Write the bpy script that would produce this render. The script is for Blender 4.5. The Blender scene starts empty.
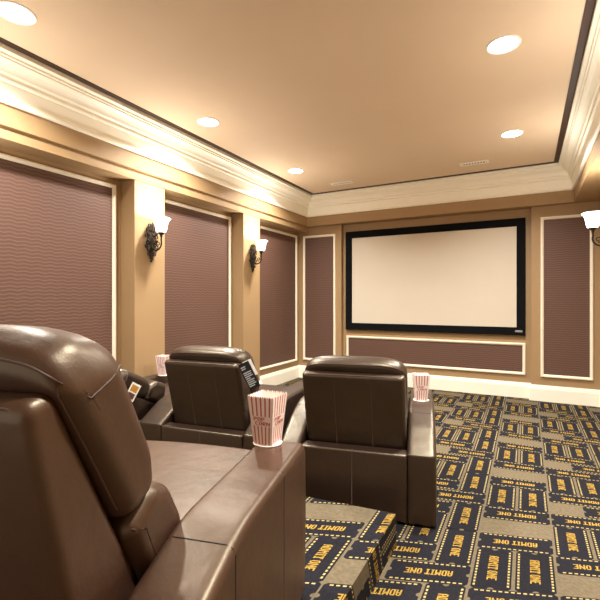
import bpy, bmesh, math, random
from math import sin, cos, pi, radians, sqrt
from mathutils import Vector, Matrix
random.seed(4)
sc = bpy.context.scene
COL = sc.collection
CAMH = 1.23

# ------------------------------------------------------------------ helpers
def link(name, bm, mats, parent=None, smooth=False, angle=None):
    me = bpy.data.meshes.new(name)
    bm.normal_update()
    bm.to_mesh(me); bm.free()
    if not isinstance(mats, (list, tuple)): mats = [mats]
    for m in mats: me.materials.append(m)
    if smooth:
        for p in me.polygons: p.use_smooth = True
        if angle is not None:
            me.set_sharp_from_angle(angle=radians(angle))
    o = bpy.data.objects.new(name, me)
    COL.objects.link(o)
    if parent is not None: o.parent = parent
    return o

def thing(name, label, cat, loc=(0, 0, 0), rotz=0.0, group=None):
    o = bpy.data.objects.new(name, None)
    o.empty_display_size = 0.1
    COL.objects.link(o)
    o.location = loc; o.rotation_euler = (0, 0, rotz)
    tag(o, label, cat, group)
    return o

def tag(o, label, cat, group=None):
    o['label'] = label; o['category'] = cat
    if group: o['group'] = group
    return o

def structure(o, label=None):
    o['kind'] = 'structure'
    if label:
        o['label'] = label
    return o

def box(bm, lo, hi, mi=0, bevel=0.0, seg=2):
    b2 = bmesh.new()
    bmesh.ops.create_cube(b2, size=1.0)
    s = [hi[i] - lo[i] for i in range(3)]
    c = [(hi[i] + lo[i]) / 2 for i in range(3)]
    for v in b2.verts:
        v.co = Vector((v.co.x * s[0] + c[0], v.co.y * s[1] + c[1], v.co.z * s[2] + c[2]))
    if bevel > 0:
        bmesh.ops.bevel(b2, geom=b2.edges[:], offset=bevel, segments=seg, profile=0.5, affect='EDGES')
    merge(bm, b2, mi)

def merge(bm, b2, mi=0, mat=None):
    vm = {}
    for v in b2.verts:
        vm[v] = bm.verts.new(mat @ v.co if mat else v.co)
    for f in b2.faces:
        try:
            nf = bm.faces.new([vm[v] for v in f.verts])
            nf.material_index = mi; nf.smooth = f.smooth
        except ValueError:
            pass
    b2.free()

def tube(bm, pts, r, seg=8, mi=0, closed=False, radii=None):
    pts = [Vector(p) for p in pts]
    n = len(pts)
    rings = []
    prev = None
    for i, p in enumerate(pts):
        a = pts[(i - 1) % n] if (closed or i > 0) else pts[i]
        b = pts[(i + 1) % n] if (closed or i < n - 1) else pts[i]
        t = (b - a).normalized()
        if prev is None:
            up = Vector((0, 0, 1)) if abs(t.z) < 0.9 else Vector((1, 0, 0))
            nrm = t.cross(up).normalized()
        else:
            nrm = (prev - t * prev.dot(t)).normalized()
        prev = nrm
        bn = t.cross(nrm)
        rr = radii[i] if radii else r
        rings.append([bm.verts.new(p + (nrm * cos(2 * pi * k / seg) + bn * sin(2 * pi * k / seg)) * rr) for k in range(seg)])
    m = n if closed else n - 1
    for i in range(m):
        A = rings[i]; B = rings[(i + 1) % n]
        for k in range(seg):
            f = bm.faces.new((A[k], A[(k + 1) % seg], B[(k + 1) % seg], B[k])); f.material_index = mi; f.smooth = True
    if not closed:
        for R in (rings[0], rings[-1]):
            try:
                f = bm.faces.new(R); f.material_index = mi
            except ValueError: pass

def lathe(bm, prof, seg=32, mi=0, cap=True, center=(0, 0, 0), mat=None):
    rings = []
    for r, z in prof:
        ring = []
        for k in range(seg):
            p = Vector((center[0] + r * cos(2 * pi * k / seg), center[1] + r * sin(2 * pi * k / seg), center[2] + z))
            ring.append(bm.verts.new(mat @ p if mat else p))
        rings.append(ring)
    for A, B in zip(rings, rings[1:]):
        for k in range(seg):
            f = bm.faces.new((A[k], A[(k + 1) % seg], B[(k + 1) % seg], B[k])); f.material_index = mi; f.smooth = True
    if cap:
        for R in (rings[0], rings[-1]):
            f = bm.faces.new(R); f.material_index = mi

def fillet(corners, seg=6):
    """corners: (a, b, r) -> closed polygon with rounded corners"""
    out = []
    n = len(corners)
    for i in range(n):
        p = Vector(corners[i][:2]); r = corners[i][2]
        a = Vector(corners[i - 1][:2]); b = Vector(corners[(i + 1) % n][:2])
        if r <= 0:
            out.append(p); continue
        u = (a - p); v = (b - p)
        lu, lv = u.length, v.length
        u.normalize(); v.normalize()
        ang = math.acos(max(-1, min(1, u.dot(v))))
        d = min(r / math.tan(ang / 2), lu * 0.49, lv * 0.49)
        rr = d * math.tan(ang / 2)
        bis = (u + v).normalized()
        c = p + bis * (rr / sin(ang / 2))
        s = p + u * d - c; e = p + v * d - c
        a0 = math.atan2(s.y, s.x); a1 = math.atan2(e.y, e.x)
        da = a1 - a0
        while da > pi: da -= 2 * pi
        while da < -pi: da += 2 * pi
        for k in range(seg + 1):
            t = a0 + da * k / seg
            out.append(c + Vector((cos(t), sin(t))) * rr)
    return out

def densify(poly, maxlen):
    out = []
    n = len(poly)
    for i in range(n):
        a, b = poly[i], poly[(i + 1) % n]
        m = max(1, int(math.ceil((b - a).length / maxlen)))
        for k in range(m): out.append(a + (b - a) * k / m)
    return out

def puffy(bm, poly, x0, x1, r, tf, steps=6, mi=0, bulge=0.0, mid=8, dome=None):
    """extrude a (d,t) polygon along x with rounded ends (inset); tf maps (x,d,t)->Vector; bulge inflates the middle"""
    n = len(poly)
    area = sum(poly[i].x * poly[(i + 1) % n].y - poly[(i + 1) % n].x * poly[i].y for i in range(n))
    if area < 0: poly = poly[::-1]
    nrm = []
    for i in range(n):
        e1 = (poly[i] - poly[i - 1]); e2 = (poly[(i + 1) % n] - poly[i])
        if e1.length < 1e-9: e1 = e2
        if e2.length < 1e-9: e2 = e1
        e1 = e1.normalized(); e2 = e2.normalized()
        m = Vector((e1.y, -e1.x)) + Vector((e2.y, -e2.x))
        m.normalize()
        c = max(0.5, m.dot(Vector((e1.y, -e1.x))))
        nrm.append(m / c)
    st = []
    for k in range(steps + 1):
        a = pi / 2 * k / steps
        st.append((x0 + r * (1 - sin(a)) if False else x0 + r * (1 - cos(a)), r * (1 - sin(a))))
    for k in range(1, mid):
        st.append((x0 + r + (x1 - x0 - 2 * r) * k / mid, 0.0))
    for k in range(steps, -1, -1):
        a = pi / 2 * k / steps
        st.append((x1 - r * (1 - cos(a)), r * (1 - sin(a))))
    cen = sum((p for p in poly), Vector((0, 0))) / n
    rings = []
    xm = (x0 + x1) / 2; hw = (x1 - x0) / 2
    for x, ins in st:
        w = 1 - ((x - xm) / hw) ** 2
        ring = []
        for p, m in zip(poly, nrm):
            q = p - m * ins + m * (bulge * w)
            if dome: q = q + Vector((0, dome(p, (x - xm) / hw)))
            ring.append(bm.verts.new(tf(x, q.x, q.y)))
        rings.append(ring)
    for at_end in (0, -1):      # one more ring on each flat end keeps its shading flat
        x, ins = st[at_end]
        ring = []
        for p, m in zip(poly, nrm):
            q = p - m * ins
            q = q + (cen - q) * .12
            if dome: q = q + Vector((0, dome(p, (x - xm) / hw)))
            ring.append(bm.verts.new(tf(x, q.x, q.y)))
        if at_end == 0: rings.insert(0, ring)
        else: rings.append(ring)
    for A, B in zip(rings, rings[1:]):
        for i in range(n):
            f = bm.faces.new((A[i], B[i], B[(i + 1) % n], A[(i + 1) % n])); f.material_index = mi; f.smooth = True
    for R in (rings[0][::-1], rings[-1]):
        f = bm.faces.new(R[::-1]); f.material_index = mi; f.smooth = True
    bmesh.ops.recalc_face_normals(bm, faces=bm.faces[:])

def sweep(bm, path, prof, closed=False, mi=0, tf=None, capends=True):
    """path: 2D points; prof: (offset to the left of travel, height). mitred."""
    P = [Vector(p) for p in path]
    n = len(P)
    cols = []
    for i in range(n):
        if closed or 0 < i < n - 1:
            d1 = (P[i] - P[i - 1]).normalized(); d2 = (P[(i + 1) % n] - P[i]).normalized()
        elif i == 0:
            d1 = d2 = (P[1] - P[0]).normalized()
        else:
            d1 = d2 = (P[-1] - P[-2]).normalized()
        n1 = Vector((-d1.y, d1.x)); n2 = Vector((-d2.y, d2.x))
        m = (n1 + n2).normalized(); m = m / max(0.2, m.dot(n1))
        ring = []
        for o, h in prof:
            q = P[i] + m * o
            co = Vector((q.x, q.y, h))
            ring.append(bm.verts.new(tf(co) if tf else co))
        cols.append(ring)
    k = len(prof)
    for i in range(n if closed else n - 1):
        A = cols[i]; B = cols[(i + 1) % n]
        for j in range(k):
            j2 = (j + 1) % k
            f = bm.faces.new((A[j], B[j], B[j2], A[j2])); f.material_index = mi
    if not closed and capends:
        bm.faces.new(cols[0]).material_index = mi; bm.faces.new(cols[-1][::-1]).material_index = mi
    bmesh.ops.recalc_face_normals(bm, faces=bm.faces[:])

# ------------------------------------------------------------------ materials
def lin(c):
    out = []
    for v in c:
        v = v / 255.0
        out.append(v / 12.92 if v <= 0.04045 else ((v + 0.055) / 1.055) ** 2.4)
    return (*out, 1.0)

def mat(name, rgb, rough=0.6, metal=0.0, spec=0.5, noise=0.0, nscale=8.0, bump=0.0, bscale=200.0, coat=0.0):
    m = bpy.data.materials.new(name); m.use_nodes = True
    nt = m.node_tree; b = nt.nodes['Principled BSDF']
    b.inputs['Roughness'].default_value = rough
    b.inputs['Metallic'].default_value = metal
    b.inputs['Specular IOR Level'].default_value = spec
    if coat:
        b.inputs['Coat Weight'].default_value = coat; b.inputs['Coat Roughness'].default_value = 0.25
    c = lin(rgb)
    tc = nt.nodes.new('ShaderNodeTexCoord')
    nz = nt.nodes.new('ShaderNodeTexNoise'); nz.inputs['Scale'].default_value = nscale; nz.inputs['Detail'].default_value = 4
    nt.links.new(tc.outputs['Object'], nz.inputs['Vector'])
    rp = nt.nodes.new('ShaderNodeValToRGB')
    rp.color_ramp.elements[0].position = 0.3; rp.color_ramp.elements[1].position = 0.7
    rp.color_ramp.elements[0].color = tuple(v * (1 - noise) for v in c[:3]) + (1,)
    rp.color_ramp.elements[1].color = tuple(min(1, v * (1 + noise)) for v in c[:3]) + (1,)
    nt.links.new(nz.outputs['Fac'], rp.inputs['Fac'])
    nt.links.new(rp.outputs['Color'], b.inputs['Base Color'])
    if bump:
        n2 = nt.nodes.new('ShaderNodeTexNoise'); n2.inputs['Scale'].default_value = bscale; n2.inputs['Detail'].default_value = 3
        nt.links.new(tc.outputs['Object'], n2.inputs['Vector'])
        bp = nt.nodes.new('ShaderNodeBump'); bp.inputs['Strength'].default_value = bump; bp.inputs['Distance'].default_value = 0.002
        nt.links.new(n2.outputs['Fac'], bp.inputs['Height']); nt.links.new(bp.outputs['Normal'], b.inputs['Normal'])
    return m

def emit(name, rgb, strength, base=(1, 1, 1)):
    m = bpy.data.materials.new(name); m.use_nodes = True
    b = m.node_tree.nodes['Principled BSDF']
    b.inputs['Base Color'].default_value = (*base, 1)
    b.inputs['Emission Color'].default_value = (*rgb, 1)
    b.inputs['Emission Strength'].default_value = strength
    b.inputs['Roughness'].default_value = 0.4
    return m

def leather(name, rgb, rough):
    m = bpy.data.materials.new(name); m.use_nodes = True
    nt = m.node_tree; b = nt.nodes['Principled BSDF']
    tc = nt.nodes.new('ShaderNodeTexCoord')
    nz = nt.nodes.new('ShaderNodeTexNoise'); nz.inputs['Scale'].default_value = 5; nz.inputs['Detail'].default_value = 5
    nt.links.new(tc.outputs['Object'], nz.inputs['Vector'])
    c = lin(rgb)
    rp = nt.nodes.new('ShaderNodeValToRGB')
    rp.color_ramp.elements[0].position = 0.3; rp.color_ramp.elements[1].position = 0.7
    rp.color_ramp.elements[0].color = (c[0] * .82, c[1] * .82, c[2] * .82, 1)
    rp.color_ramp.elements[1].color = (c[0] * 1.18, c[1] * 1.18, c[2] * 1.18, 1)
    nt.links.new(nz.outputs['Fac'], rp.inputs['Fac']); nt.links.new(rp.outputs['Color'], b.inputs['Base Color'])
    b.inputs['Roughness'].default_value = rough
    b.inputs['Specular IOR Level'].default_value = 0.85
    b.inputs['Specular Tint'].default_value = (1, .84, .60, 1)
    vo = nt.nodes.new('ShaderNodeTexVoronoi'); vo.inputs['Scale'].default_value = 260
    nt.links.new(tc.outputs['Object'], vo.inputs['Vector'])
    n3 = nt.nodes.new('ShaderNodeTexNoise'); n3.inputs['Scale'].default_value = 14; n3.inputs['Detail'].default_value = 3
    nt.links.new(tc.outputs['Object'], n3.inputs['Vector'])
    b1 = nt.nodes.new('ShaderNodeBump'); b1.inputs['Strength'].default_value = 0.12; b1.inputs['Distance'].default_value = 0.001
    b2 = nt.nodes.new('ShaderNodeBump'); b2.inputs['Strength'].default_value = 0.12; b2.inputs['Distance'].default_value = 0.02
    nt.links.new(vo.outputs['Distance'], b1.inputs['Height'])
    nt.links.new(n3.outputs['Fac'], b2.inputs['Height'])
    nt.links.new(b2.outputs['Normal'], b1.inputs['Normal'])
    nt.links.new(b1.outputs['Normal'], b.inputs['Normal'])
    return m

def panel_fabric(name):
    m = bpy.data.materials.new(name); m.use_nodes = True
    nt = m.node_tree; N = nt.nodes; L = nt.links; b = N['Principled BSDF']
    b.inputs['Roughness'].default_value = 0.55
    b.inputs['Specular IOR Level'].default_value = 0.35
    g = N.new('ShaderNodeNewGeometry'); s = N.new('ShaderNodeSeparateXYZ'); L.new(g.outputs['Position'], s.inputs[0])
    def M(op, a, c=None):
        n = N.new('ShaderNodeMath'); n.operation = op
        for i, v in enumerate((a, c)):
            if v is None: continue
            if isinstance(v, (int, float)): n.inputs[i].default_value = v
            else: L.new(v, n.inputs[i])
        return n.outputs[0]
    u = M('ADD', s.outputs['X'], s.outputs['Y'])
    nz = N.new('ShaderNodeTexNoise'); nz.inputs['Scale'].default_value = 6; L.new(g.outputs['Position'], nz.inputs['Vector'])
    ph = M('MULTIPLY', M('SINE', M('MULTIPLY', u, 2 * pi / 0.095)), 0.85)
    ph = M('ADD', ph, M('MULTIPLY', nz.outputs['Fac'], 2.0))
    w = M('SINE', M('ADD', M('MULTIPLY', s.outputs['Z'], 2 * pi / 0.027), ph))
    w = M('ADD', M('MULTIPLY', w, 0.5), 0.5)
    rp = N.new('ShaderNodeValToRGB')
    e = rp.color_ramp.elements
    e[0].position = 0.0; e[0].color = lin((92, 66, 55))
    e[1].position = 0.8; e[1].color = lin((98, 70, 58))
    n2 = e.new(1.0); n2.color = lin((114, 85, 71))
    L.new(w, rp.inputs['Fac']); L.new(rp.outputs['Color'], b.inputs['Base Color'])
    bp = N.new('ShaderNodeBump'); bp.inputs['Strength'].default_value = 0.12; bp.inputs['Distance'].default_value = 0.003
    L.new(w, bp.inputs['Height']); L.new(bp.outputs['Normal'], b.inputs['Normal'])
    return m

M_WALL = mat('tan_wall_paint', (164, 133, 94), 0.6, noise=0.03, nscale=3, bump=0.05, bscale=150)
M_CEIL = mat('tan_ceiling_paint', (230, 206, 176), 0.75, noise=0.02, nscale=2)
M_TRIM = mat('cream_gloss_paint', (252, 246, 228), 0.4, noise=0.01, nscale=4)
M_BAND = mat('dark_brown_ceiling_band', (62, 40, 26), 0.6, noise=0.05)
M_FAB = panel_fabric('mauve_woven_fabric')
M_FRAME = mat('cream_panel_moulding', (248, 238, 216), 0.35, noise=0.01)
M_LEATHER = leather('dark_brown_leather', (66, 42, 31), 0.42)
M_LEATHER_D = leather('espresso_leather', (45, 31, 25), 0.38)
M_SEAM = mat('seam_piping', (80, 56, 45), 0.6, noise=0.05)
M_SEAMD = mat('seam_stitch_dark', (38, 24, 20), 0.6, noise=0.05)
M_FOOT = mat('black_plastic_glide', (18, 16, 15), 0.5)
M_BEIGE = mat('beige_carpet', (110, 98, 78), 0.95, spec=0.1, noise=0.16, nscale=60, bump=0.6, bscale=400)
M_NAVY = mat('charcoal_ticket_pile', (34, 33, 38), 0.95, spec=0.1, noise=0.25, nscale=90, bump=0.6, bscale=400)
M_GOLD = mat('gold_ticket_print', (168, 134, 60), 0.95, spec=0.1, noise=0.22, nscale=60, bump=0.4, bscale=400)
M_STRAW = mat('straw_perforation', (176, 156, 104), 0.95, spec=0.1, noise=0.12, nscale=60)
M_SCREEN = mat('projection_screen', (212, 200, 182), 0.9, spec=0.1, noise=0.005)
M_BLACK = mat('black_velvet_frame', (10, 10, 12), 0.85, spec=0.15)
M_SILVER = mat('silver_badge', (200, 200, 200), 0.35, metal=0.8)
M_IRON = mat('bronze_wrought_iron', (58, 48, 40), 0.42, metal=0.6, noise=0.35, nscale=30, bump=0.3, bscale=90)
M_WHITE = mat('white_card', (246, 243, 236), 0.5, noise=0.01)
M_RED = mat('popcorn_red', (190, 98, 96), 0.5, noise=0.05)
M_PINKP = mat('popcorn_cream', (250, 232, 224), 0.45, noise=0.01)
M_BLACKTAG = mat('black_card', (22, 22, 24), 0.4)
M_GREYINK = mat('pale_grey_ink', (176, 176, 178), 0.6)
M_ORANGE = mat('amber_print', (196, 140, 48), 0.5, noise=0.15, nscale=60)
M_BROWNINK = mat('brown_print', (96, 62, 48), 0.5)
M_VENT = mat('vent_enamel', (250, 244, 230), 0.45)
M_VENTD = mat('vent_shadow_gap', (150, 130, 108), 0.8)
M_LENS = emit('downlight_lens', (1.0, 0.96, 0.9), 12.0)
M_SHADE = emit('glowing_frosted_glass', (1.0, 0.94, 0.85), 2.8)

# ------------------------------------------------------------------ room shell
XL, XR, YF, YB = -3.2, 0.80, 6.0, -1.6
ZSOF, ZCEIL = 2.372, 2.812
FL, FR, FF, FB = -3.00, 0.49, 5.83, -1.3           # soffit fascia rectangle
PX_L, PX_R = -3.025, 0.64                          # pilaster faces

bm = bmesh.new(); box(bm, (XL - .12, YB - .12, -.05), (XL, YF + .12, ZCEIL + .05)); structure(link('wall_left', bm, M_WALL), 'tan painted left wall')
bm = bmesh.new(); box(bm, (XR, YB - .12, -.05), (XR + .12, YF + .12, ZCEIL + .05)); structure(link('wall_right', bm, M_WALL), 'tan painted right wall')
# back wall left out so plain world light enters behind the camera as fill
bm = bmesh.new()
box(bm, (XL, YF, -.05), (XR, YF + .12, ZCEIL + .05))
box(bm, (XL, YF - .08, 0), (-2.465, YF + .02, ZSOF + .02)); box(bm, (0.054, YF - .08, 0), (XR, YF + .02, ZSOF + .02))
structure(link('wall_front', bm, M_WALL), 'tan painted front wall with recessed screen bay')
bm = bmesh.new(); box(bm, (XL, YB, ZCEIL), (XR, YF, ZCEIL + .05)); structure(link('ceiling', bm, M_CEIL), 'tan tray ceiling')
# soffit ring
bm = bmesh.new()
sweep(bm, [(FL, FB), (FR, FB), (FR, FF), (FL, FF)], [(0, ZSOF), (0, ZCEIL), (-.9, ZCEIL), (-.9, ZSOF)], closed=True)
for v in bm.verts:
    v.co.x = max(XL, min(XR, v.co.x)); v.co.y = max(YB, min(YF, v.co.y))
structure(link('trim_1', bm, M_WALL), 'tan soffit around the tray ceiling')
# crown
prof = [(0, 2.512), (.022, 2.512), (.026, 2.52), (.026, 2.532), (.014, 2.540), (.012, 2.546), (.032, 2.632), (.030, 2.640),
        (.046, 2.644), (.052, 2.652), (.052, 2.662), (.046, 2.668), (.052, 2.676), (.066, 2.684), (.072, 2.700), (.080, 2.712), (.096, 2.726),
        (.118, 2.736), (.128, 2.742), (.128, 2.752), (.140, 2.756), (.140, 2.768), (.152, 2.772), (.165, 2.778), (.165, 2.812), (0, 2.812)]
bm = bmesh.new(); sweep(bm, [(FL, FB), (FR, FB), (FR, FF), (FL, FF)], prof, closed=True)
structure(link('trim_2', bm, M_TRIM), 'cream crown moulding around the tray ceiling')
bm = bmesh.new(); sweep(bm, [(FL, FB), (FR, FB), (FR, FF), (FL, FF)], [(.165, ZCEIL - .006), (.212, ZCEIL - .006), (.212, ZCEIL), (.165, ZCEIL)], closed=True)
structure(link('trim_3', bm, M_BAND), 'dark brown band on the ceiling inside the crown')
# lintel over the left bays, flush with the pilasters, with a small bead along its lower edge
ZL = 2.288
bm = bmesh.new(); box(bm, (XL, YB, ZL), (PX_L, YF - .08, ZSOF + .01))
sweep(bm, [(PX_L, YB), (PX_L, YF - .08)], [(.004, ZL - .002), (-.007, ZL), (-.009, ZL + .006), (-.005, ZL + .011), (.004, ZL + .012)])
structure(link('trim_4', bm, M_WALL), 'tan lintel under the left soffit')

# pilasters
PILY = [(0.95, 1.30), (2.574, 2.926), (4.19, 4.55)]
k = 5
for (a, b) in PILY:
    bm = bmesh.new(); box(bm, (XL, a, 0), (PX_L, b, ZL + .005), bevel=.004); structure(link('trim_%d' % k, bm, M_WALL), 'tan pilaster on the left wall'); k += 1
for (a, b) in PILY[1:]:
    bm = bmesh.new(); box(bm, (PX_R, a, 0), (XR, b, ZSOF), bevel=.004); structure(link('trim_%d' % k, bm, M_WALL), 'tan pilaster on the right wall'); k += 1

# baseboards
bprof = [(0, 0), (-.024, 0), (-.024, .15), (-.020, .158), (-.020, .168), (-.012, .178), (-.010, .19), (0, .194)]
path = [(XL, YB)]
for a, b in PILY: path += [(XL, a), (PX_L, a), (PX_L, b), (XL, b)]
path += [(XL, YF - .08)]
bm = bmesh.new(); sweep(bm, path, bprof); structure(link('baseboard_left', bm, M_TRIM), 'cream baseboard along the left wall')
path = [(XL, YF - .08), (-2.465, YF - .08), (-2.465, YF), (.054, YF), (.054, YF - .08), (XR, YF - .08)]
bm = bmesh.new(); sweep(bm, path, bprof); structure(link('baseboard_front', bm, M_TRIM), 'cream baseboard along the front wall')
path = [(XR, YF - .08)]
for a, b in PILY[:0:-1]: path += [(XR, b), (PX_R, b), (PX_R, a), (XR, a)]
path += [(XR, YB)]
bm = bmesh.new(); sweep(bm, path, bprof); structure(link('baseboard_right', bm, M_TRIM), 'cream baseboard along the right wall')

# ------------------------------------------------------------------ ticket carpet
EP, EQ = 0.17, 0.163
GLYPH = {
 'A': [".####.", "##..##", "##..##", "######", "##..##", "##..##", "##..##"],
 'D': ["#####.", "##..##", "##..##", "##..##", "##..##", "##..##", "#####."],
 'M': ["##...##", "###.###", "#######", "##.#.##", "##...##", "##...##", "##...##"],
 'I': ["####", ".##.", ".##.", ".##.", ".##.", ".##.", "####"],
 'T': ["######", "#.##.#", "..##..", "..##..", "..##..", "..##..", ".####."],
 'O': [".####.", "##..##", "##..##", "##..##", "##..##", "##..##", ".####."],
 'N': ["##...##", "###..##", "####.##", "##.####", "##..###", "##...##", "##...##"],
 'E': ["######", "##....", "##....", "####..", "##....", "##....", "######"],
 'P': ["#####.", "##..##", "##..##", "#####.", "##....", "##....", "##...."],
 'C': [".#####", "##....", "##....", "##....", "##....", "##....", ".#####"],
 'R': ["#####.", "##..##", "##..##", "#####.", "####..", "##.##.", "##..##"],
}
def text_rects(s, width, height):
    cols = 0
    cells = []
    for ch in s:
        if ch == ' ': cols += 3; continue
        g = GLYPH[ch]; w = len(g[0])
        for r, row in enumerate(g):
            c = 0
            while c < w:
                if row[c] == '#':
                    e = c
                    while e < w and row[e] == '#': e += 1
                    cells.append((cols + c, r, cols + e, r + 1)); c = e
                else: c += 1
        cols += w + 1
    cols -= 1
    su = width / cols; sv = height / 7
    return [((a * su - width / 2), (height / 2 - d * sv), (c * su - width / 2), (height / 2 - b * sv)) for a, b, c, d in cells]

def rect(a, b, c, d): return [Vector((a, b)), Vector((c, b)), Vector((c, d)), Vector((a, d))]

def ticket_polys():
    """local (u,v): u along the ticket in [-L/2,L/2], v across; -> list of (material, level, polygon)"""
    L, W = 2 * EP, EQ
    hu, hv = L / 2 - .004, W / 2 - .0038
    out = []
    # body with a bite out of each short end
    n = 8; rr = .013
    bite = [Vector((hu - rr * sin(pi * k / n), -rr * cos(pi * k / n))) for k in range(n + 1)]
    bite2 = [Vector((-p.x, -p.y)) for p in bite]
    half = [Vector((0, -hv)), Vector((hu - .012, -hv)), Vector((hu, -hv + .012))] + bite + [Vector((hu, hv - .012)), Vector((hu - .012, hv)), Vector((0, hv))]
    out.append((1, 1, half)); out.append((1, 1, [Vector((-p.x, -p.y)) for p in half]))
    m = 13
    for k in range(m):
        u = -hu + .028 + (2 * hu - .056) * k / (m - 1)
        for s in (-1, 1):
            v = s * (hv - .012)
            out.append((3, 2, rect(u - .0068, v - .0042, u + .0068, v + .0042)))
    for r in text_rects('ADMIT ONE', L * .58, .040):
        out.append((2, 2, rect(*r)))
    return out
TP = ticket_polys()
def unit_tickets():
    """one repeat of the pattern in cells: (centre p, centre q, rotation quarter)"""
    t = []
    def H(c, r): t.append(((c + 1) * EP, (r + .5) * EQ, 2))
    def V(c, r): t.append(((c + .5) * EP, (r + 1) * EQ, 3))
    V(0, 0); V(1, 0); H(0, 2); H(0, 4)                                # the two wide column (row 3 stays plain)
    H(3, 0); H(2, 1); V(2, 2); V(3, 2); H(2, 4); V(4, 1); V(4, 3)     # the three wide column
    return t
UT = unit_tickets()

def clip(poly, n, d):
    """keep n.p <= d"""
    out = []
    k = len(poly)
    for i in range(k):
        a, b = poly[i], poly[(i + 1) % k]
        da, db = n.dot(a) - d, n.dot(b) - d
        if da <= 0: out.append(a)
        if (da < 0 < db) or (db < 0 < da):
            out.append(a + (b - a) * (da / (da - db)))
    return out

def carpet(bm, p0, p1, q0, q1, porg, qorg, skew, pieces):
    """pattern over p0..p1 x q0..q1; skew maps (p,q)->(x,y); pieces: list of (halfplanes, place(x,y,level)->Vector)"""
    PW, QW = 5 * EP, 5 * EQ
    rots = {2: (-1, 0, 0, -1), 3: (0, 1, -1, 0)}
    for i in range(int(math.floor((p0 - porg) / PW)) - 1, int(math.ceil((p1 - porg) / PW)) + 1):
        for j in range(int(math.floor((q0 - qorg) / QW)) - 1, int(math.ceil((q1 - qorg) / QW)) + 1):
            for (cp, cq, rot) in UT:
                P = porg + i * PW + cp; Q = qorg + j * QW + cq
                if P < p0 - .3 or P > p1 + .3 or Q < q0 - .3 or Q > q1 + .3: continue
                a, b, c, d = rots[rot]
                for (mi, lev, poly) in TP:
                    w = [skew(P + a * v.x + b * v.y, Q + c * v.x + d * v.y) for v in poly]
                    for planes, place in pieces:
                        z = w
                        for n, dd in planes:
                            z = clip(z, n, dd)
                            if len(z) < 3: break
                        if len(z) < 3: continue
                        try:
                            f = bm.faces.new([bm.verts.new(place(v.x, v.y, lev)) for v in z]); f.material_index = mi
                        except ValueError: pass

V2 = lambda x, y: Vector((x, y))
LV = 0.0007
RZ = 0.16                                       # height of the carpeted platform
def front_line(x): return 2.09 + (x + .575) * 0.103
EDGE = -0.575
def skew_low(p, q):
    k = max(-.05, min(.40, .37 - .18 * (q - 1.93)))
    dx = max(-.9, min(1.2, p + .22))
    return V2(p, q + k * dx)
def skew_top(p, q):
    return V2(p, q + .38 * max(-1.0, min(1, p + .675)))

bm = bmesh.new()
box(bm, (XL, YB, -.05), (XR, YF, 0))
carpet(bm, XL, XR, -1.0, YF + .5, -.22, 1.935, skew_low,
       [([(V2(-1, 0), -XL), (V2(1, 0), XR), (V2(0, 1), YF), (V2(0, -1), -.0)], lambda x, y, l: Vector((x, y, l * LV)))])
fl = structure(link('floor', bm, [M_BEIGE, M_NAVY, M_GOLD, M_STRAW]), 'ticket patterned carpet floor')

# platform (upper seating level)
bm = bmesh.new()
outline = [(XL, YB), (-.38, YB), (-.38, .98), (EDGE, 1.28), (EDGE, front_line(EDGE)), (XL, front_line(XL))]
lo = [bm.verts.new((x, y, 0)) for x, y in outline]; hi = [bm.verts.new((x, y, RZ)) for x, y in outline]
bm.faces.new(hi)
for i in range(len(outline)):
    j = (i + 1) % len(outline); bm.faces.new((lo[i], lo[j], hi[j], hi[i]))
bm.faces.new(lo[::-1])
fn = V2(-.103, 1.0); fd = 2.09 + .575 * .103
top_planes = [(V2(1, 0), EDGE), (fn, fd), (V2(-1, 0), -XL), (V2(0, -1), 1.0)]
wedge = [(V2(-1, 0), -EDGE), (V2(1, 0), -.38), (V2(.3, .195), .3 * EDGE + .195 * 1.28), (V2(0, -1), 1.0)]
side = [(V2(-1, 0), -EDGE), (V2(1, 0), EDGE + RZ), (V2(0, 1), front_line(EDGE)), (V2(0, -1), -1.28)]
carpet(bm, -3.3, -.3, -1.2, 2.7, -.675 - 2 * EP, 1.78 - 2 * EQ, skew_top,
       [(top_planes, lambda x, y, l: Vector((x, y, RZ + l * LV))),
        (wedge, lambda x, y, l: Vector((x, y, RZ + l * LV))),
        (side, lambda x, y, l: Vector((EDGE + l * LV, y, RZ - (x - EDGE))))])
structure(link('floor_platform', bm, [M_BEIGE, M_NAVY, M_GOLD, M_STRAW]), 'ticket carpeted riser under the back row')

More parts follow.
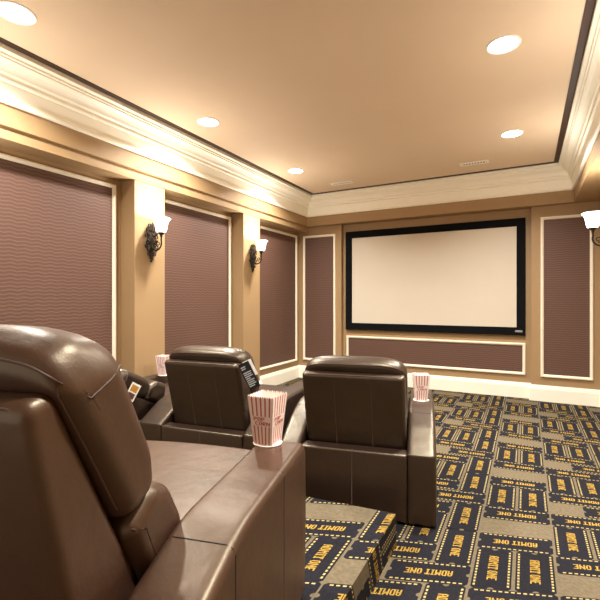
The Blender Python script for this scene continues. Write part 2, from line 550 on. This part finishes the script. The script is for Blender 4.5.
# ------------------------------------------------------------------ fabric wall panels
def wall_panel(label, tfm, u0, u1, z0, z1, group):
    """tfm(u, z, d): u along the wall, d out of the wall"""
    t = thing('wall_panel', label, 'wall panel', tfm((u0 + u1) / 2, z0, 0), 0, group)
    inv = Matrix.Translation(-Vector(tfm((u0 + u1) / 2, z0, 0)))
    bm = bmesh.new()
    prof = [(0, .0), (0, .018), (.006, .026), (.016, .028), (.022, .022), (.027, .022), (.034, .012), (.036, .0)]
    sweep(bm, [(u0, z0), (u1, z0), (u1, z1), (u0, z1)], prof, closed=True, tf=lambda c: inv @ Vector(tfm(c.x, c.y, c.z)))
    f = link('frame', bm, M_FRAME, t); f['label'] = 'cream moulding frame'
    bm = bmesh.new()
    pts = [(u0 + .033, z0 + .033), (u1 - .033, z0 + .033), (u1 - .033, z1 - .033), (u0 + .033, z1 - .033)]
    a = [bm.verts.new(inv @ Vector(tfm(u, z, 0.001))) for u, z in pts]
    b = [bm.verts.new(inv @ Vector(tfm(u, z, 0.008))) for u, z in pts]
    bm.faces.new(b); bm.faces.new(a[::-1])
    for i in range(4): bm.faces.new((a[i], a[(i + 1) % 4], b[(i + 1) % 4], b[i]))
    bmesh.ops.recalc_face_normals(bm, faces=bm.faces[:])
    p = link('fabric', bm, M_FAB, t); p['label'] = 'mauve wavy woven fabric'
    return t
left = lambda u, z, d: (XL + d, u, z)
frs = lambda u, z, d: (u, YF - .08 - d, z)
frc = lambda u, z, d: (u, YF - d, z)
GP = 'fabric panels on the walls'
wall_panel('large mauve fabric panel on left wall, behind the nearest recliner', left, 1.33, 2.51, .272, 2.242, GP)
wall_panel('mauve fabric panel on left wall between the two wall sconces', left, 2.985, 4.15, .272, 2.242, GP)
wall_panel('mauve fabric panel at far end of left wall, next to the room corner', left, 4.61, 5.835, .272, 2.242, GP)
wall_panel('narrow tall mauve panel on front wall left of the projection screen', frs, -3.112, -2.558, .285, 2.236, GP)
wall_panel('narrow tall mauve panel on front wall right of the projection screen', frs, .153, .685, .295, 2.236, GP)
wall_panel('long low horizontal mauve panel under the projection screen', frc, -2.41, -.008, .29, .69, GP)

# ------------------------------------------------------------------ projection screen
S = thing('projection_screen', 'large white projection screen in a wide black frame on the front wall', 'projection screen', (-1.209, YF, .787))
bm = bmesh.new()
w2, hh = 1.201, 1.47
sweep(bm, [(-w2, 0), (w2, 0), (w2, hh), (-w2, hh)], [(0, 0), (0, .045), (.006, .05), (.094, .05), (.10, .038), (.10, 0)], closed=True, tf=lambda c: Vector((c.x, -c.z, c.y)))
link('screen_frame', bm, M_BLACK, S)
bm = bmesh.new(); box(bm, (-w2 + .098, -.034, .098), (w2 - .098, -.001, hh - .098)); link('screen_surface', bm, M_SCREEN, S)
bm = bmesh.new(); box(bm, (w2 - .115, -.0535, .040), (w2 - .035, -.0495, .062), bevel=.001)
badge = link('badge', bm, M_SILVER, S); badge['label'] = 'small silver maker badge'
bm = bmesh.new()
for i in range(7):
    x = w2 - .109 + i * .0105
    box(bm, (x, -.0543, .045), (x + .0025, -.0534, .057)); box(bm, (x, -.0543, .045 if i % 2 else .0545), (x + .007, -.0534, .0475 if i % 2 else .057))
link('lettering', bm, M_BLACKTAG, badge)

# ------------------------------------------------------------------ ceiling fixtures
def downlight(x, y, label, power=None):
    t = thing('recessed_light', label, 'ceiling light', (x, y, ZCEIL), 0, 'recessed ceiling lights')
    bm = bmesh.new(); lathe(bm, [(.100, 0), (.100, -.004), (.094, -.007), (.086, -.005), (.083, -.001), (.083, 0)], 40, cap=False)
    bmesh.ops.recalc_face_normals(bm, faces=bm.faces[:])
    link('trim_ring', bm, M_WHITE, t, True, 40)
    bm = bmesh.new(); lathe(bm, [(.0, -.002), (.083, -.002), (.083, -.0005), (.0, -.0005)], 40, cap=False)
    bmesh.ops.remove_doubles(bm, verts=bm.verts[:], dist=1e-5); bmesh.ops.recalc_face_normals(bm, faces=bm.faces[:])
    link('lens', bm, M_LENS, t)
    add_lamp(x, y)
DL_POWER = 25.5
def add_lamp(x, y):
    d = bpy.data.lights.new('downlight_beam', 'AREA'); d.shape = 'DISK'; d.size = .15; d.energy = DL_POWER; d.color = (1, .975, .91); d.spread = radians(140)
    o = bpy.data.objects.new('downlight_beam', d); o.location = (x, y, ZCEIL - .012); COL.objects.link(o)
for x, y, lab in ((-2.48, 1.31, 'recessed ceiling light nearest the camera in the left row, cut by the frame'),
                  (-2.49, 2.92, 'middle recessed light of the left row, above the first wall sconce'),
                  (-2.49, 4.53, 'recessed ceiling light at the far left, near the crown moulding corner'),
                  (-.125, 2.90, 'large bright recessed light of the right ceiling row, nearer the camera'),
                  (-.12, 4.49, 'recessed ceiling light of the right row, near the front wall')):
    downlight(x, y, lab)

def vent(x, y, label, rot):
    t = thing('ceiling_vent', label, 'air vent', (x, y, ZCEIL), rot, 'ceiling vents above the screen')
    bm = bmesh.new(); sweep(bm, [(-.155, -.055), (.155, -.055), (.155, .055), (-.155, .055)], [(0, 0), (0, -.005), (.016, -.009), (.022, -.004), (.022, 0)], closed=True)
    link('frame', bm, M_VENT, t)
    bm = bmesh.new(); box(bm, (-.135, -.035, -.002), (.135, .035, 0)); link('duct_opening', bm, M_VENTD, t)
    for i in range(9):
        bm = bmesh.new(); x0 = -.125 + i * .0305
        box(bm, (x0 - .006, -.034, -.0065), (x0 + .008, .034, -.003)); link('slat', bm, M_VENT, t)
vent(-2.20, 5.30, 'white ceiling vent on the left, above the left edge of the screen', 0)
vent(-.53, 5.245, 'white ceiling vent on the right, above the right half of the screen', 0)

# ------------------------------------------------------------------ sconces
def sconce(loc, rotz, label):
    """local: +x out of the wall, z=0 at the middle of the backplate"""
    t = thing('wall_sconce', label, 'wall lamp', loc, rotz, 'glass and iron wall sconces')
    bm = bmesh.new()
    # backplate: shield with a raised spine, side leaves, top scrolls and bottom drop
    n = 20
    prof = [(-.135, .004), (-.115, .018), (-.105, .012), (-.09, .03), (-.06, .042), (-.02, .05), (.02, .046), (.05, .036), (.075, .026), (.09, .012), (.105, .016), (.12, .004)]
    rings = []
    for z, w in prof:
        rings.append([bm.verts.new((max(0.001, .024 * sin(pi * k / n) * (w / .05) ** .5), -w * cos(pi * k / n), z)) for k in range(n + 1)])
    for A, B in zip(rings, rings[1:]):
        for k2 in range(n): bm.faces.new((A[k2], A[k2 + 1], B[k2 + 1], B[k2]))
        bm.faces.new((A[n], A[0], B[0], B[n]))
    bm.faces.new(rings[0]); bm.faces.new(rings[-1])
    for f in bm.faces: f.smooth = True
    bmesh.ops.recalc_face_normals(bm, faces=bm.faces[:])
    link('backplate', bm, M_IRON, t)
    def scroll(cy, cz, r0, turns, start, sgn, x=.012):
        pts = []; rad = []
        m = 22
        for i in range(m):
            f = i / (m - 1)
            a = start + sgn * f * turns * 2 * pi
            r = r0 * (1 - .78 * f)
            pts.append((x + .006 * sin(f * pi), cy + r * cos(a), cz + r * sin(a))); rad.append(.0075 * (1 - .35 * f))
        return pts, rad
    for s in (-1, 1):
        for (cy, cz, r0, tn, st) in ((.046, .105, .024, 1.2, pi + .6), (.058, .050, .022, 1.1, pi), (.026, .150, .020, 1.1, pi + 1.0), (.058, -.035, .024, 1.2, pi - .4), (.034, -.105, .020, 1.1, pi - .8), (.050, .0, .016, 1.0, pi)):
            bm = bmesh.new()
            p, rd = scroll(cy, cz, r0, tn, st, -1 if cz > 0 else 1)
            if s < 0: p = [(a, -b, c) for a, b, c in p]
            tube(bm, p, .005, 6, radii=rd)
            bmesh.ops.recalc_face_normals(bm, faces=bm.faces[:])
            link('scroll', bm, M_IRON, t)
    def leaf(c, length, width, ang, x=.018, bend=.014):
        b = bmesh.new(); m = 8
        rows = []
        for i in range(m + 1):
            f = i / m; w = width * sin(pi * min(1, f * .92 + .08)) ** .8
            z = f * length; xo = x + bend * f * f
            rows.append([b.verts.new((xo, -w, z)), b.verts.new((xo + .006, 0, z)), b.verts.new((xo, w, z)), b.verts.new((xo - .005, 0, z))])
        for A, B in zip(rows, rows[1:]):
            for k2 in range(4): b.faces.new((A[k2], A[(k2 + 1) % 4], B[(k2 + 1) % 4], B[k2]))
        b.faces.new(rows[0]); b.faces.new(rows[-1])
        R = Matrix.Translation(Vector((0, c[0], c[1]))) @ Matrix.Rotation(ang, 4, 'X')
        for v in b.verts: v.co = R @ v.co
        bmesh.ops.recalc_face_normals(b, faces=b.faces[:])
        return b
    for (c, l, w, a) in (((0, .10), .085, .016, 0), ((.014, .10), .07, .014, -.6), ((-.014, .10), .07, .014, .6), ((.02, .06), .065, .014, -1.0), ((-.02, .06), .065, .014, 1.0),
                         ((.02, -.03), .06, .014, pi + .5), ((-.02, -.03), .06, .014, pi - .5), ((0, -.09), .07, .014, pi),
                         ((.02, .0), .055, .013, -1.1), ((-.02, .0), .055, .013, 1.1)):
        link('leaf', leaf(c, l, w, a), M_IRON, t, True, 50)
    bm = bmesh.new(); lathe(bm, [(.001, -.185), (.008, -.175), (.011, -.165), (.006, -.155), (.014, -.147), (.016, -.138), (.006, -.13)], 14, center=(.012, 0, 0)); link('finial', bm, M_IRON, t)
    # arm: comes out low, sweeps up to the cup
    pts = []
    for i in range(25):
        f = i / 24
        a = -pi * .62 + f * pi * .72
        pts.append((.074 + .066 * cos(a) + .0 * f, 0, -.01 + .066 * sin(a)))
    pts = [(.012, 0, -.02), (.028, 0, -.046), (.042, 0, -.062)] + pts[4:] + [(.139, 0, .035), (.138, 0, .05)]
    bm = bmesh.new(); tube(bm, pts, .0075, 10); bmesh.ops.recalc_face_normals(bm, faces=bm.faces[:]); link('arm', bm, M_IRON, t)
    bm = bmesh.new()
    c2 = [(.10 + (.026 * (1 - .75 * i / 20)) * cos(-pi / 2 - i / 20 * 2.4 * pi), 0, -.02 + (.026 * (1 - .75 * i / 20)) * sin(-pi / 2 - i / 20 * 2.4 * pi)) for i in range(21)]
    tube(bm, c2, .0045, 8); bmesh.ops.recalc_face_normals(bm, faces=bm.faces[:]); link('arm_scroll', bm, M_IRON, t)
    bm = bmesh.new(); lathe(bm, [(.006, .035), (.012, .045), (.010, .055), (.02, .064), (.03, .078), (.032, .088), (.028, .090)], 20, center=(.138, 0, 0)); link('shade_cup', bm, M_IRON, t)
    bm = bmesh.new()
    sp = [(.026, .080), (.040, .086), (.047, .105), (.052, .135), (.058, .165), (.068, .190), (.083, .206), (.080, .209), (.064, .192), (.055, .166), (.049, .136), (.044, .107), (.036, .090), (.0, .088)]
    lathe(bm, sp, 40, center=(.138, 0, 0), cap=False)
    bmesh.ops.remove_doubles(bm, verts=bm.verts[:], dist=1e-5); bmesh.ops.recalc_face_normals(bm, faces=bm.faces[:])
    d = bpy.data.lights.new('sconce_bulb', 'AREA'); d.shape = 'DISK'; d.size = .12; d.energy = SC_POWER; d.color = (1, .975, .91)
    o = bpy.data.objects.new('sconce_bulb', d); COL.objects.link(o); o.parent = t
    o.location = (.138, 0, .212); o.rotation_euler = (pi, 0, 0)
    s = link('shade', bm, M_SHADE, t); s['label'] = 'glowing white bell glass shade'
    return t
SZ = 1.755
SC_POWER = 3.0
sconce((PX_R, 2.75, SZ), pi, 'lit sconce added out of view for fill, on the right wall pilaster nearer the camera')  # unseen, added to brighten the ceiling and the near recliner
sconce((PX_L, 1.125, SZ), 0, 'lit sconce added out of view for fill, on the left pilaster beside the nearest recliner')  # likewise an unseen addition for more fill
sconce((PX_L, 2.75, SZ), 0, 'lit sconce on the nearer left pilaster, between the two nearest panels')
sconce((PX_L, 4.37, SZ), 0, 'lit sconce on the farther left pilaster, closer to the screen')
sconce((PX_R, 4.37, SZ + .012), pi, 'lit sconce on the right wall, cut off by the right picture edge')

# ------------------------------------------------------------------ recliners
def make_recliner(label, origin, phi, zfloor, W=.56, aL=.15, aR=.15, L=1.0, lean=22, kb=.88, m=None, mb=None, armh=.56, rear=.40, pivot=(.27, .40), panel=None, cush=None, seams=True):
    """local: origin at the rear centre of the seat on the floor, +y forward"""
    m = m or M_LEATHER; mb = mb or M_LEATHER_D
    t = thing('recliner', label, 'recliner', (origin[0], origin[1], zfloor), radians(phi), 'home theatre recliners')
    h = W / 2
    idt = lambda x, d, q: Vector((x, d, q))
    # base carcass between the arms
    bm = bmesh.new()
    puffy(bm, densify(fillet([(0.0, .012, .012), (0.0, rear - .005, .015), (.10, rear - .005, .015), (.10, .28, .02), (L - .10, .30, .02), (L - .10, .012, .012)]), .2), -h, h, .008, idt, 3)
    base = link('base', bm, mb, t, True)
    bm = bmesh.new(); tube(bm, [(0, -.001, .04), (0, -.001, rear - .02), (0, .006, rear - .006), (0, .05, rear - .004)], .0016, 6); link('seam', bm, M_SEAM, base)
    for sx in (-1, 1):
        for yy in (.08, L - .16):
            bm = bmesh.new(); lathe(bm, [(.022, 0), (.024, .004), (.020, .016)], 16, center=(sx * (h - .06), yy, 0)); link('foot', bm, M_FOOT, t)
    # seat cushion & front panel
    bm = bmesh.new()
    puffy(bm, densify(fillet([(.22, .34, .04), (.22, .47, .05), (L * .55, .485, .2), (L + .02, .495, .055), (L + .07, .42, .05), (L + .03, .34, .03)], 8), .06), -h + .004, h - .004, .03, idt, 5, bulge=.008)
    link('seat_cushion', bm, m, t, True)
    bm = bmesh.new()
    puffy(bm, densify(fillet([(L - .10, .06, .02), (L - .10, .335, .02), (L + .02, .335, .04), (L + .035, .2, .1), (L - .01, .06, .03)], 6), .06), -h + .006, h - .006, .02, idt, 4)
    link('footrest', bm, m, t, True)
    # arms
    for side, w in ((-1, aL), (1, aR)):
        if w <= 0: continue
        x0, x1 = (-h - w, -h) if side < 0 else (h, h + w)
        pr = fillet([(0, .012, .012), (0, rear, .016), (.20, rear + .105, .30), (.40, armh, .5), (L - .01, armh, .055), (L, .30, .4), (L - .02, .012, .02)], 7)
        bm = bmesh.new(); puffy(bm, densify(pr, .08), x0, x1, .022, idt, 5, bulge=.0)
        arm = link('armrest', bm, m, t, True)
        def top(y):
            # height of arm at y (sample the polygon)
            best = 0
            for i in range(len(pr)):
                a, b = pr[i], pr[(i + 1) % len(pr)]
                lo_, hi_ = min(a.x, b.x), max(a.x, b.x)
                if lo_ <= y <= hi_ and hi_ - lo_ > 1e-9:
                    z = a.y + (b.y - a.y) * (y - a.x) / (b.x - a.x); best = max(best, z)
            return best
        xo, xi = (x1, x0) if side > 0 else (x0, x1)
        sg = 1 if side > 0 else -1
        for ys in (.33, .70):
            z = top(ys)
            bm = bmesh.new()
            pts = [(xo, ys, .05), (xo, ys, z - .022), (xo - sg * .0065, ys, z - .0065), (xo - sg * .022, ys, z)]
            if ys < .5: pts += [(xi + sg * .022, ys, z), (xi + sg * .0065, ys, z - .0065), (xi, ys, z - .022)]
            tube(bm, pts, .0016, 6); link('seam', bm, M_SEAMD, arm)
    # back assembly, drawn leaning 24 degrees, scaled in height and tilted further about the pivot
    th0 = radians(24); ex = radians(lean - 24)
    def yz(x, y, z):
        z = pivot[1] + (z - .40) * kb
        dy, dz = y - pivot[0], z - pivot[1]
        return Vector((x, pivot[0] + dy * cos(ex) - dz * sin(ex), pivot[1] + dy * sin(ex) + dz * cos(ex)))
    def tf(x, d, q):
        return yz(x, .27 + d * cos(th0) - q * sin(th0), .40 + d * sin(th0) + q * cos(th0))
    ph = panel or (h - .03)
    ch = cush or h
    # rear shell: a wedge, thin at the top and deep at the bottom
    bm = bmesh.new()
    rp = fillet([(.125, .30, .03), (-.014, .910, .029), (.050, .924, .029), (.335, .36, .04), (.30, .30, .04)], 7)
    puffy(bm, densify(rp, .08), -ph, ph, .025, yz, 7)
    sh = link('back_panel', bm, mb, t, True)
    def rear(z): return .125 + (z - .30) / .612 * (-.137)
    if seams:
        for fx in (-.36, .36):
            bm = bmesh.new(); tube(bm, [yz(fx * ph, rear(z) - .0012, z) for z in (.36, .5, .7, .86)] + [yz(fx * ph, .0, .910)], .0014, 6); link('seam', bm, M_SEAM, sh)
    bm = bmesh.new()
    e = ph - .012
    tube(bm, [yz(-e, rear(z) + .006, z) for z in (.36, .5, .7, .86)] + [yz(-e + .01, .0, .898), yz(-e + .03, -.004, .904)] + [yz(x, -.005, .906) for x in (-.1, .1)] + [yz(e - .03, -.004, .904), yz(e - .01, .0, .898)] + [yz(e, rear(z) + .006, z) for z in (.86, .7, .5, .36)], .0022, 6)
    link('piping', bm, M_SEAM, sh)
    def sm(a, b, v):
        f = max(0, min(1, (v - a) / (b - a))); return f * f * (3 - 2 * f)
    def dome(p, sx):
        return -sm(.40, .64, p.y) * (.034 * max(0, (abs(sx) - .45) / .55) ** 2 + .030 * max(0, (abs(sx) - .76) / .24) ** 2)
    # main back cushion; the domed headrest is the part of the same shape above the top seam
    full = densify(fillet([(.036, .225, .05), (.022, .40, .3), (.002, .634, .046), (.080, .640, .07), (.154, .600, .07), (.160, .45, .3), (.168, .30, .12), (.140, .22, .05)], 9), .025)
    bm = bmesh.new(); puffy(bm, full, -ch, ch, .042, idt, 8, bulge=.010, mid=16)
    bmesh.ops.bisect_plane(bm, geom=bm.verts[:] + bm.edges[:] + bm.faces[:], plane_co=(0, 0, .584), plane_no=(0, 0, 1))
    halves = []
    for keep_top in (False, True):
        hb = bm.copy()
        kill = [f for f in hb.faces if (f.calc_center_median().z > .584) != keep_top]
        bmesh.ops.delete(hb, geom=kill, context='FACES')
        for v in hb.verts:
            x, d, q = v.co
            v.co = tf(x, d, q + dome(V2(d, q), x / ch))
        halves.append(hb)
    bm.free()
    cu = link('back_cushion', halves[0], m, t, True)
    hd = link('headrest', halves[1], m, t, True)
    rr = .042
    def skin(P, nn, x, lift=.0008):
        """point of the cushion skin at x, from a profile point and its outward normal"""
        sx = x / ch; e2 = max(0.0, min(rr, ch - abs(x)))
        ins = rr * (1 - sqrt(max(0, 1 - (1 - e2 / rr) ** 2)))
        qv = V2(*P) + V2(*nn).normalized() * (.010 * (1 - sx * sx) - ins + lift)
        return tf(x, qv.x, qv.y + dome(qv, sx))
    e0 = ch - .022
    bm = bmesh.new()
    tube(bm, [skin((.0125, .6245), (-.72, .69), -e0 + 2 * e0 * i / 48) for i in range(49)], .0026, 6); link('piping', bm, M_SEAM, hd)
    def dr(q): return .036 - (q - .225) * .08 if q < .40 else .022 - (q - .40) * .0855
    for sx in (-1, 1):      # gusset piping down each side of the back cushion, and the seam across it
        bm = bmesh.new(); tube(bm, [skin((.0125, .6245), (-.72, .69), sx * e0)] + [skin((dr(q), q), (-1, -.08), sx * e0) for q in (.60, .56, .50, .44, .38, .32, .27)], .0026, 6); link('piping', bm, M_SEAM, cu)
        bm = bmesh.new(); tube(bm, [skin((.0125, .6245), (-.72, .69), sx * e0)] + [tf(sx * (ch + .0006), d, .584 + dome(V2(d, .584), 1)) for d in (.046, .06, .075, .09, .104)] + [skin((.158, .570), (1, .15), sx * (ch - .012))], .0022, 6); link('seam', bm, M_SEAM, cu)
    # lumbar roll
    bm = bmesh.new()
    puffy(bm, densify(fillet([(.03, .03, .03), (.03, .215, .03), (.13, .235, .05), (.185, .18, .06), (.20, .05, .05), (.12, .01, .04)], 8), .05), -ch + .002, ch - .002, .035, tf, 6, bulge=.012)
    lu = link('lumbar_cushion', bm, m, t, True)
    bm = bmesh.new(); tube(bm, [tf(ch - .010, d, q) for d, q in ((.04, .215), (.075, .15), (.09, .06))], .0026, 6); link('piping', bm, M_SEAM, lu)
    return t, tf

near, near_tf = make_recliner('brown leather recliner nearest the camera, filling the lower left of the photo', (-.9075, .305), 14, RZ, aL=.17, aR=.17, lean=24, kb=1.0, mb=M_LEATHER, panel=.257, cush=.282, seams=False)
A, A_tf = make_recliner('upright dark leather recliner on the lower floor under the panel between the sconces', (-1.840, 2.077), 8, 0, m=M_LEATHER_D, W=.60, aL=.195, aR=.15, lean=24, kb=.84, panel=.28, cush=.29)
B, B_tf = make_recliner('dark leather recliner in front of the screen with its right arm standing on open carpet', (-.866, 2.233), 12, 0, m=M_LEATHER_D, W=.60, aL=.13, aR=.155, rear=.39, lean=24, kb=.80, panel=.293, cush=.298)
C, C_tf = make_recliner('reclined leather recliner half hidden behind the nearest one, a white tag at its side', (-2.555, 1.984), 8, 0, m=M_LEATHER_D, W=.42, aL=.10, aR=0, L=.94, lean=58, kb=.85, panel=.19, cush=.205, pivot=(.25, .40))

# ------------------------------------------------------------------ popcorn tubs
def popcorn_tub(label, loc, rotz, h=.174):
    t = thing('popcorn_tub', label, 'popcorn tub', loc, rotz, 'striped popcorn tubs')
    b0, b1 = .036, .052
    bm = bmesh.new()
    ns = 11
    wd = [.6 if i % 2 else 1.15 for i in range(ns)]
    cuts = [sum(wd[:i]) / sum(wd) for i in range(ns + 1)]
    def pt(face, f, z, off=0.0):
        hw = b0 + (b1 - b0) * z / h
        u = (-1 + 2 * f) * hw; o = hw + off
        return {0: Vector((u, -o, z)), 1: Vector((o, u, z)), 2: Vector((-u, o, z)), 3: Vector((-o, -u, z))}[face]
    for face in range(4):
        for i in range(ns):
            mi = 1 if i % 2 == 1 else 0
            f0, f1 = cuts[i], cuts[i + 1]
            zt = h - .006
            bm.faces.new([bm.verts.new(p) for p in (pt(face, f0, .004), pt(face, f1, .004), pt(face, f1, h * .40), pt(face, f0, h * .40))]).material_index = mi
            bm.faces.new([bm.verts.new(p) for p in (pt(face, f0, h * .40), pt(face, f1, h * .40), pt(face, f1, h * .60), pt(face, f0, h * .60))]).material_index = 0
            n = 6
            top = [pt(face, f1 + (f0 - f1) * k2 / n, zt + .008 * sin(pi * k2 / n)) for k2 in range(n + 1)]
            bm.faces.new([bm.verts.new(p) for p in [pt(face, f0, h * .60), pt(face, f1, h * .60)] + top]).material_index = mi
            inn = [pt(face, f1 + (f0 - f1) * k2 / n, zt + .008 * sin(pi * k2 / n), -.0015) for k2 in range(n + 1)]
            bm.faces.new([bm.verts.new(p) for p in ([pt(face, f0, .006, -.0015), pt(face, f1, .006, -.0015)] + inn)[::-1]]).material_index = 0
    bm.faces.new([bm.verts.new(v) for v in ((-b0, -b0, .005), (b0, -b0, .005), (b0, b0, .005), (-b0, b0, .005))]).material_index = 0
    bmesh.ops.remove_doubles(bm, verts=bm.verts[:], dist=1e-5)
    body = link('tub_body', bm, [M_PINKP, M_RED], t)
    bm = bmesh.new(); lathe(bm, [(.0, 0), (.052, 0), (.053, .002), (.050, .005), (.0, .006)], 28, cap=False)
    bmesh.ops.remove_doubles(bm, verts=bm.verts[:], dist=1e-5); bmesh.ops.recalc_face_normals(bm, faces=bm.faces[:])
    link('foot_rim', bm, M_PINKP, t)
    for face in range(4):
        bm = bmesh.new()
        hw = b0 + (b1 - b0) * .5
        for word, zc, du in (('POP', h * .545, -.10), ('CORN', h * .455, .05)):
            for (a, b, c, d) in text_rects(word, hw * (1.0 if word == 'POP' else 1.35), h * .075):
                tl = lambda u, v: pt(face, .5 + (u / (2 * hw)) + du, zc + v + (u / hw) * (-.004 if False else .0), .0008)
                bm.faces.new([bm.verts.new(tl(*q)) for q in ((a, b), (c, b), (c, d), (a, d))])
        link('lettering', bm, M_RED, body)
    return t
ARM = .5605
popcorn_tub('red striped popcorn tub on the nearest recliner\'s arm', (-.814, 1.274, RZ + ARM), radians(3))
popcorn_tub('popcorn tub on the arm of the recliner in front of the screen', (-.622, 2.873, ARM), radians(20))
popcorn_tub('small popcorn tub against the left pilaster, left of the middle recliner', (-2.846, 2.742, ARM), radians(10))

# ------------------------------------------------------------------ hang tags
def card(bm, w, h, th=.0012, mi=0):
    box(bm, (-w / 2, -th / 2, -h), (w / 2, th / 2, 0), mi)
def place(t, loc, rot):
    t.location = loc; t.rotation_euler = rot
t = thing('hang_tag', 'white hang tag with amber square, on the reclined chair behind the nearest recliner', 'hang tag', group='chair hang tags')
bm = bmesh.new(); card(bm, .062, .115); link('card', bm, M_WHITE, t)
for yy in (-.001, .001):
    bm = bmesh.new(); box(bm, (-.022, yy - .0003, -.056), (.022, yy + .0003, -.012)); link('print', bm, M_ORANGE, t)
    bm = bmesh.new(); box(bm, (-.022, yy - .0003, -.103), (.022, yy + .0003, -.066)); link('print', bm, M_BROWNINK, t)
TAG_C = t
t = thing('hang_tag', 'black printed hang tag at the right side of the middle recliner\'s back', 'hang tag', group='chair hang tags')
bm = bmesh.new(); card(bm, .07, .17); ca = link('card', bm, M_BLACKTAG, t)
for yy in (-.001, .001):
    bm = bmesh.new()
    for i, wd in enumerate((.03, .026, 0, .05, .046, .05, .03, .05, .044, .05, .036)):
        if wd: box(bm, (-.027, yy - .0003, -.028 - i * .0125), (-.027 + wd, yy + .0003, -.022 - i * .0125))
    link('print', bm, M_GREYINK, ca)
bm = bmesh.new(); box(bm, (-.004, .004, -.10), (.052, .0052, .004)); link('care_label', bm, M_WHITE, t)
TAG_A = t
def ray(u, v, depth):
    yaw = radians(28.2); a = (u - 300) / 422; b = (300 - v) / 422
    return Vector((depth * (-sin(yaw) + a * cos(yaw)), depth * (cos(yaw) + a * sin(yaw)), CAMH + b * depth))
def onback(tfun, root, x, d, q):
    return Matrix.Translation(root.location) @ Matrix.Rotation(root.rotation_euler.z, 4, 'Z') @ tfun(x, d, q)
pC = onback(C_tf, C, .23, .09, .36)
place(TAG_C, ray(137, 384, 2.70), (0, radians(28), radians(28)))
pA = onback(A_tf, A, .32, .05, .56)
place(TAG_A, ray(243, 363, 2.58), (0, radians(-26), radians(28)))

# ------------------------------------------------------------------ camera, world, view
cam = bpy.data.cameras.new('camera'); co = bpy.data.objects.new('camera', cam); COL.objects.link(co)
cam.sensor_width = 36; cam.sensor_fit = 'HORIZONTAL'; cam.lens = 36 * 422 / 600
cam.clip_start = .02
co.location = (0, 0, CAMH); co.rotation_euler = (radians(90), 0, radians(28.2))
sc.camera = co
w = bpy.data.worlds.new('world'); sc.world = w; w.use_nodes = True
w.node_tree.nodes['Background'].inputs['Color'].default_value = (1, .9, .78, 1)
w.node_tree.nodes['Background'].inputs['Strength'].default_value = 0.6
# added unseen lamp continuing the right downlight row, without a fixture
for x, y in ((-.125, 1.31),):
    add_lamp(x, y)
vs = sc.view_settings
vs.view_transform = 'Standard'; vs.look = 'None'; vs.gamma = 1.0; vs.use_curve_mapping = False
vs.exposure = 1.0
sc.cycles.max_bounces = 10; sc.cycles.diffuse_bounces = 6
